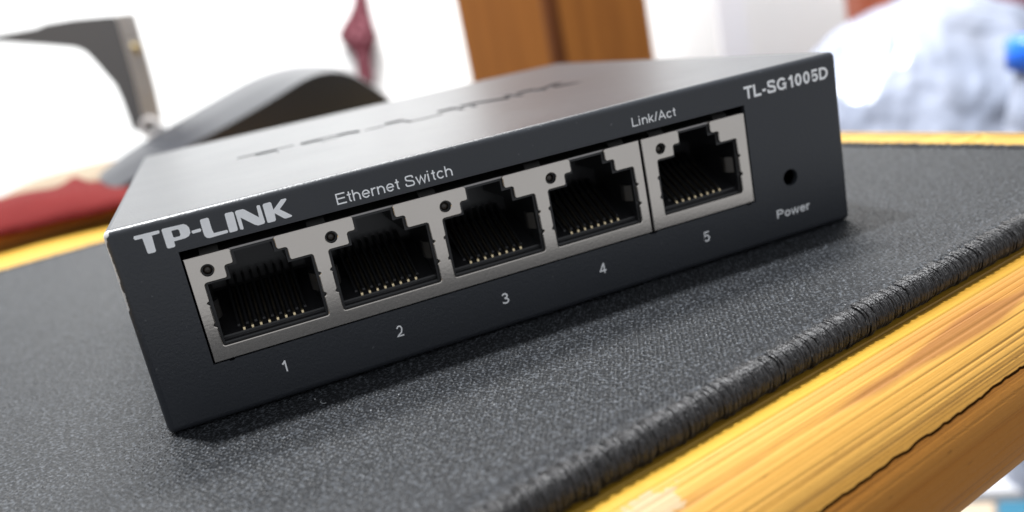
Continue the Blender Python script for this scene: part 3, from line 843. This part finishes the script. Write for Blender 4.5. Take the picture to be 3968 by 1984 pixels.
# curved shell in front of the arm
def curve3(P, s): return smoothpts([at(x, y, s) for x, y in P], 2)
NP = 60
outer = resample(curve3([(250, 436), (330, 375), (420, 322), (560, 240), (640, 195), (720, 168), (800, 162), (870, 172), (960, 230), (1040, 300), (1100, 350)], .40), NP)
mid = resample(curve3([(252, 455), (350, 395), (450, 340), (580, 262), (680, 205), (760, 172), (820, 166), (880, 177), (965, 236), (1040, 305), (1100, 355)], .375), NP)
inner = resample(curve3([(290, 478), (400, 410), (480, 365), (600, 300), (700, 242), (770, 196), (830, 178), (890, 188), (975, 246), (1040, 310), (1100, 360)], .352), NP)
face2 = [p + (Vector((0, 0, -1)) * .012 - HF * .002) for p in inner]
def down(c, z=TZ * MM, push=0.0): return [Vector((p.x, p.y, min(p.z, z))) + HF * push for p in c]
base = down(inner); back = [p + HF * .02 for p in down(outer)]
face2 = [a.lerp(b, .35) for a, b in zip(inner, base)]
bm, V = loft([base, face2, inner]); bmesh.ops.recalc_face_normals(bm, faces=bm.faces)
obj('base_shell', bm, SHELL, lamp, smooth=True)
bm, V = loft([inner, mid, outer, back]); bmesh.ops.recalc_face_normals(bm, faces=bm.faces)
obj('base_rim', bm, simple('satin_grey_rim', (.022, .024, .030), .40, spec=.28), lamp, smooth=True)
bm = bmesh.new()
tc = at(378, 320, .424)
for k in range(1):
    P = [tc + (RX * math.cos(t / 24 * 2 * PI) + RY * math.sin(t / 24 * 2 * PI)) * .0042 for t in range(25)]
    tube(bm, P, .0011, 8)
obj('hinge_ring', bm, LAMP_L, lamp, smooth=True)

bm = bmesh.new(); tube(bm, [at(368, 318, .440), at(385, 328, .437), at(430, 350, .430), at(500, 372, .420), at(560, 390, .410)], .0042, 12)
obj('pivot_rod', bm, LAMP_D, lamp, smooth=True)
# red folded cloth and pale cloth at the back left of the table
def heap(name, rows, m, label, cat, nz=.0015, seed=0):
    bm, V = loft([resample(smoothpts([at(x, y, s) for x, y in P], 1), 40) for P, s in rows])
    for v in bm.verts: v.co += Vector((0, 0, 1)) * noise.noise(v.co * 60 + Vector((seed, 0, 0))) * nz
    bmesh.ops.recalc_face_normals(bm, faces=bm.faces)
    o = obj(name, bm, m, smooth=True); s = o.modifiers.new('solid', 'SOLIDIFY'); s.thickness = .0015
    tag(o, label, cat); return o
q = .252
def Z(P): return [(x * q, 389.5 + y * q) for x, y in P]
def hit_z(vx, vy, z):
    d = at(vx, vy, 1) - CAM; return (z - CAM.z) / d.z
def heap3(name, rows, m, label, cat, nz, seed):
    bm, V = loft([resample(smoothpts(P, 1), 44) for P in rows])
    for v in bm.verts: v.co += Vector((0, 0, 1)) * noise.noise(v.co * 60 + Vector((seed, 0, 0))) * nz
    bmesh.ops.recalc_face_normals(bm, faces=bm.faces)
    o = obj(name, bm, m, smooth=True); s_ = o.modifiers.new('solid', 'SOLIDIFY'); s_.thickness = .0015
    tag(o, label, cat)
TT = TZ * MM
def prow(P, dd=0.0): return [at(x, y, s_ + dd) for x, y, s_ in P]
foot_red = Z([(-300, 880), (0, 800), (400, 690), (800, 600), (1150, 520), (1500, 440)])
red0 = [(x, y, hit_z(x, y, .0028)) for x, y in foot_red]
def lift(P, dd): return [at(x, y, red0[min(i, len(red0) - 1)][2] + dd) for i, (x, y) in enumerate(P)]
heap3('red_cloth', [prow(red0), lift(Z([(-300, 760), (0, 690), (400, 590), (800, 490), (1150, 430), (1500, 380)]), .004),
    lift(Z([(-300, 600), (0, 530), (400, 440), (800, 380), (1150, 350), (1500, 310)]), .02),
    [at(x, y, .385) for x, y in Z([(-300, 520), (0, 452), (300, 365), (560, 325), (660, 270), (740, 200), (840, 245), (900, 262), (1000, 240), (1100, 320), (1500, 290)])],
    [at(x, y, .40) for x, y in Z([(-300, 640), (0, 560), (560, 440), (1100, 380), (1500, 300)])]], REDM,
    'blurred red folded cloth lying on the table left of the switch', 'cloth', .001, 0)
heap('cream_cloth', [(Z([(-300, 640), (0, 560), (400, 430), (800, 330), (1200, 260)]), .405),
                     (Z([(-300, 600), (0, 470), (160, 400), (330, 330), (700, 240), (1000, 190), (1300, 170)]), .41),
                     (Z([(-300, 580), (0, 428), (160, 325), (330, 248), (560, 175), (740, 130), (1000, 70), (1300, 40)]), .425),
                     (Z([(-300, 700), (0, 560), (700, 300), (1300, 200)]), .45)], CREAM,
     'blurred cream cloth heaped behind the red cloth', 'cloth', .001, 5)

# brown wooden cabinet behind, one corner towards the viewer
cabx = {}
def foot(vx, vy, s):
    p = at(vx, vy, s); return Vector((p.x, p.y))
c0 = foot(1165, 100, .89); c1 = foot(1402, 100, .80); c2 = foot(1640, 100, .80)
cab = thing('wooden_cabinet', 'brown varnished wooden cabinet standing corner-on behind the switch', 'cabinet', (c1.x, c1.y, FLOOR_Z))
def vpanel(a, b, t, z0, z1, name, m):
    d = (b - a).normalized(); nn = Vector((-d.y, d.x))
    if nn.dot(Vector((HF.x, HF.y))) < 0: nn = -nn
    bm = bmesh.new(); c = Vector((c1.x, c1.y))
    P = [a - c, b - c, b - c + nn * t, a - c + nn * t]
    lo = [bm.verts.new((p.x, p.y, z0 - FLOOR_Z)) for p in P]; hi = [bm.verts.new((p.x, p.y, z1 - FLOOR_Z)) for p in P]
    for i in range(4): bm.faces.new([lo[i - 1], lo[i], hi[i], hi[i - 1]])
    bm.faces.new(lo[::-1]); bm.faces.new(hi); bmesh.ops.recalc_face_normals(bm, faces=bm.faces)
    return obj(name, bm, m, cab)
vpanel(c0, c1 - (c1 - c0).normalized() * .006, .018, FLOOR_Z, .7, 'side_board', WOOD)
vpanel(c1 + (c2 - c1).normalized() * .006, c2, .018, FLOOR_Z, .7, 'front_board', WOOD)
bm = bmesh.new(); bmesh.ops.create_cone(bm, cap_ends=True, segments=16, radius1=.0085, radius2=.0085, depth=.7 - FLOOR_Z, matrix=Matrix.Translation((HF.x * .006, HF.y * .006, (.7 - FLOOR_Z) / 2)))
obj('corner_post', bm, simple('dark_post', (.125, .040, .012), .5, spec=.15), cab, smooth=True)

# patterned strap hanging on the wall
sd = 1.28
sp = [(905, -120, 14), (906, -20, 17), (908, 10, 19), (905, 40, 28), (900, 66, 40), (900, 92, 50), (905, 112, 40), (912, 134, 25), (915, 152, 20), (918, 180, 21), (922, 205, 21), (924, 222, 8)]
bm = bmesh.new(); rows = []
for x, y, hw in sp:
    row = []
    for k in range(12):
        t = 2 * PI * k / 12
        row.append(bm.verts.new(at(x + hw * math.cos(t), y, sd) + HF * math.sin(t) * .006 * (1 + hw / 20)))
    rows.append(row)
for a, b in zip(rows, rows[1:]):
    for k in range(12): bm.faces.new([a[k], a[(k + 1) % 12], b[(k + 1) % 12], b[k]])
for R in (rows[0], rows[-1]): bm.faces.new(R)
bmesh.ops.recalc_face_normals(bm, faces=bm.faces)
tag(obj('knotted_strap', bm, STRAPM, smooth=True), 'maroon patterned cloth strap with a knot hanging on the white wall', 'strap')

# pale board leaning by the wall
def slab(name, x0, x1, s, z0, z1, t, m, label, cat):
    a = at(x0, 100, s); b = at(x1, 100, s); bm = bmesh.new()
    P = [Vector((a.x, a.y, 0)), Vector((b.x, b.y, 0)), Vector((b.x, b.y, 0)) + HF * t, Vector((a.x, a.y, 0)) + HF * t]
    lo = [bm.verts.new(p + Vector((0, 0, z0))) for p in P]; hi = [bm.verts.new(p + Vector((0, 0, z1))) for p in P]
    for i in range(4): bm.faces.new([lo[i - 1], lo[i], hi[i], hi[i - 1]])
    bm.faces.new(lo[::-1]); bm.faces.new(hi); bmesh.ops.recalc_face_normals(bm, faces=bm.faces)
    return tag(obj(name, bm, m), label, cat)
slab('pale_board', 1815, 1885, 1.15, FLOOR_Z, .6, .02, PALE, 'tall pale grey board standing between cabinet and plastic bag', 'board')

# crumpled plastic bag
bc = at(2320, 215, .95)
bag = bmesh.new(); bmesh.ops.create_icosphere(bag, subdivisions=6, radius=1.0)
top_z = at(2330, -20, .95).z
zc_ = (top_z + FLOOR_Z) / 2; rz = (top_z - FLOOR_Z) / 2
for v in bag.verts:
    p = v.co.copy()
    n1 = noise.ridged_multi_fractal(p * 2.0 + Vector((3, 1, 7)), 1.0, 2.1, 3, 1.0, 2.0)
    n2 = noise.noise(p * 4.5)
    r = 1 + .10 * (n1 - 1.2) + .04 * n2
    v.co = Vector((bc.x, bc.y, zc_)) + HR * (p.x * .190 * r) + HF * (p.y * .12 * r) + Vector((0, 0, p.z * rz * (1 + .03 * n2)))
    if v.co.z < FLOOR_Z: v.co.z = FLOOR_Z
tag(obj('plastic_bag', bag, BAGM, smooth=True), 'big crumpled blue-white plastic bag right of the switch beyond the table', 'plastic bag')
def bottle(vx, vy, s):
    p = at(vx, vy, s); root = thing('bottle', 'pale bottle with bright blue cap at the right edge beside the bag', 'bottle', (p.x, p.y, FLOOR_Z))
    h = p.z - FLOOR_Z
    def lathe(prof, name, m):
        bm = bmesh.new(); rows = [[bm.verts.new((r * math.cos(2 * PI * k / 24), r * math.sin(2 * PI * k / 24), z)) for k in range(24)] for r, z in prof]
        for a, b in zip(rows, rows[1:]):
            for k in range(24): bm.faces.new([a[k], a[(k + 1) % 24], b[(k + 1) % 24], b[k]])
        bm.faces.new(rows[0][::-1]); bm.faces.new(rows[-1]); obj(name, bm, m, root, smooth=True)
    lathe([(.028, 0), (.030, .01), (.030, h * .6), (.024, h * .8), (.011, h - .012), (.010, h - .006)], 'body', BAGM)
    lathe([(.0098, h - .0055), (.0158, h - .005), (.0158, h + .014), (.0130, h + .0175)], 'cap', BLUE)
bottle(2592, 150, .62)
# wrapper and mauve bundle sitting behind the bag
def lump(name, vx, vy, s, rx, ry, rzz, m, label, cat, seed):
    p = at(vx, vy, s); bm = bmesh.new(); bmesh.ops.create_icosphere(bm, subdivisions=4, radius=1)
    for v in bm.verts:
        q_ = v.co.copy(); r = 1 + .22 * noise.noise(q_ * 1.8 + Vector((seed, 0, 0)))
        zz = p.z + q_.z * rzz * r
        if q_.z < -.1: zz = p.z + (FLOOR_Z - p.z) * min(1, (-.1 - q_.z) / .5)
        v.co = Vector((p.x, p.y, zz)) + HR * q_.x * rx * r + HF * q_.y * ry * r
    tag(obj(name, bm, m, smooth=True), label, cat)
lump('wrapper_bundle', 2190, -80, 1.12, .033, .04, .022, ORANGE, 'orange and red wrapper bundle peeking over the plastic bag', 'wrapper', 1)
lump('cloth_bundle', 2545, -22, 1.15, .075, .05, .050, MAUVE, 'mauve cloth bundle behind the bag at the top right', 'cloth bundle', 4)
# boxes on the floor under the table's right end
def floorbox(name, vx0, vx1, vy, s, dz, dep, m, label, cat):
    a = at(vx0, vy, s); b = at(vx1, vy, s); bm = bmesh.new()
    dr = Vector((b.x - a.x, b.y - a.y, 0)); bk = Vector((-dr.y, dr.x, 0)).normalized() * dep
    z1 = (a.z + b.z) / 2; z0 = z1 - dz
    P = [Vector((a.x, a.y, 0)), Vector((a.x, a.y, 0)) + dr, Vector((a.x, a.y, 0)) + dr + bk, Vector((a.x, a.y, 0)) + bk]
    lo = [bm.verts.new(p + Vector((0, 0, z0))) for p in P]; hi = [bm.verts.new(p + Vector((0, 0, z1))) for p in P]
    for i in range(4): bm.faces.new([lo[i - 1], lo[i], hi[i], hi[i - 1]])
    bm.faces.new(lo[::-1]); bm.faces.new(hi); bmesh.ops.recalc_face_normals(bm, faces=bm.faces)
    bmesh.ops.bevel(bm, geom=list(bm.edges), offset=.002, segments=2, affect='EDGES')
    return tag(obj(name, bm, m), label, cat)
def hitp(vx, vy, z):
    d = at(vx, vy, 1) - CAM; return CAM + d * ((z - CAM.z) / d.z)
def flatbox(name, quad, ztop, dz, m, label, cat):
    bm = bmesh.new(); hi = [bm.verts.new(hitp(x, y, ztop)) for x, y in quad]; lo = [bm.verts.new(v.co - Vector((0, 0, dz))) for v in hi]
    for i in range(4): bm.faces.new([lo[i - 1], lo[i], hi[i], hi[i - 1]])
    bm.faces.new(lo[::-1]); bm.faces.new(hi); bmesh.ops.recalc_face_normals(bm, faces=bm.faces)
    bmesh.ops.bevel(bm, geom=list(bm.edges), offset=.0015, segments=2, affect='EDGES')
    return tag(obj(name, bm, m), label, cat)
flatbox('white_box', [(2300, 1246), (2760, 1226), (2740, 1060), (2300, 1100)], FLOOR_Z + .014, .014, WHITEP, 'white card box on the floor beyond the table corner', 'box')
flatbox('blue_book', [(2516, 1400), (2800, 1390), (2780, 1250), (2510, 1258)], FLOOR_Z + .022, .022, CYAN, 'blue book on the floor at the bottom right corner', 'book')
flatbox('beige_book', [(2250, 1420), (2506, 1402), (2503, 1260), (2260, 1275)], FLOOR_Z + .020, .020, BEIGE, 'beige book on the floor left of the blue book', 'book')
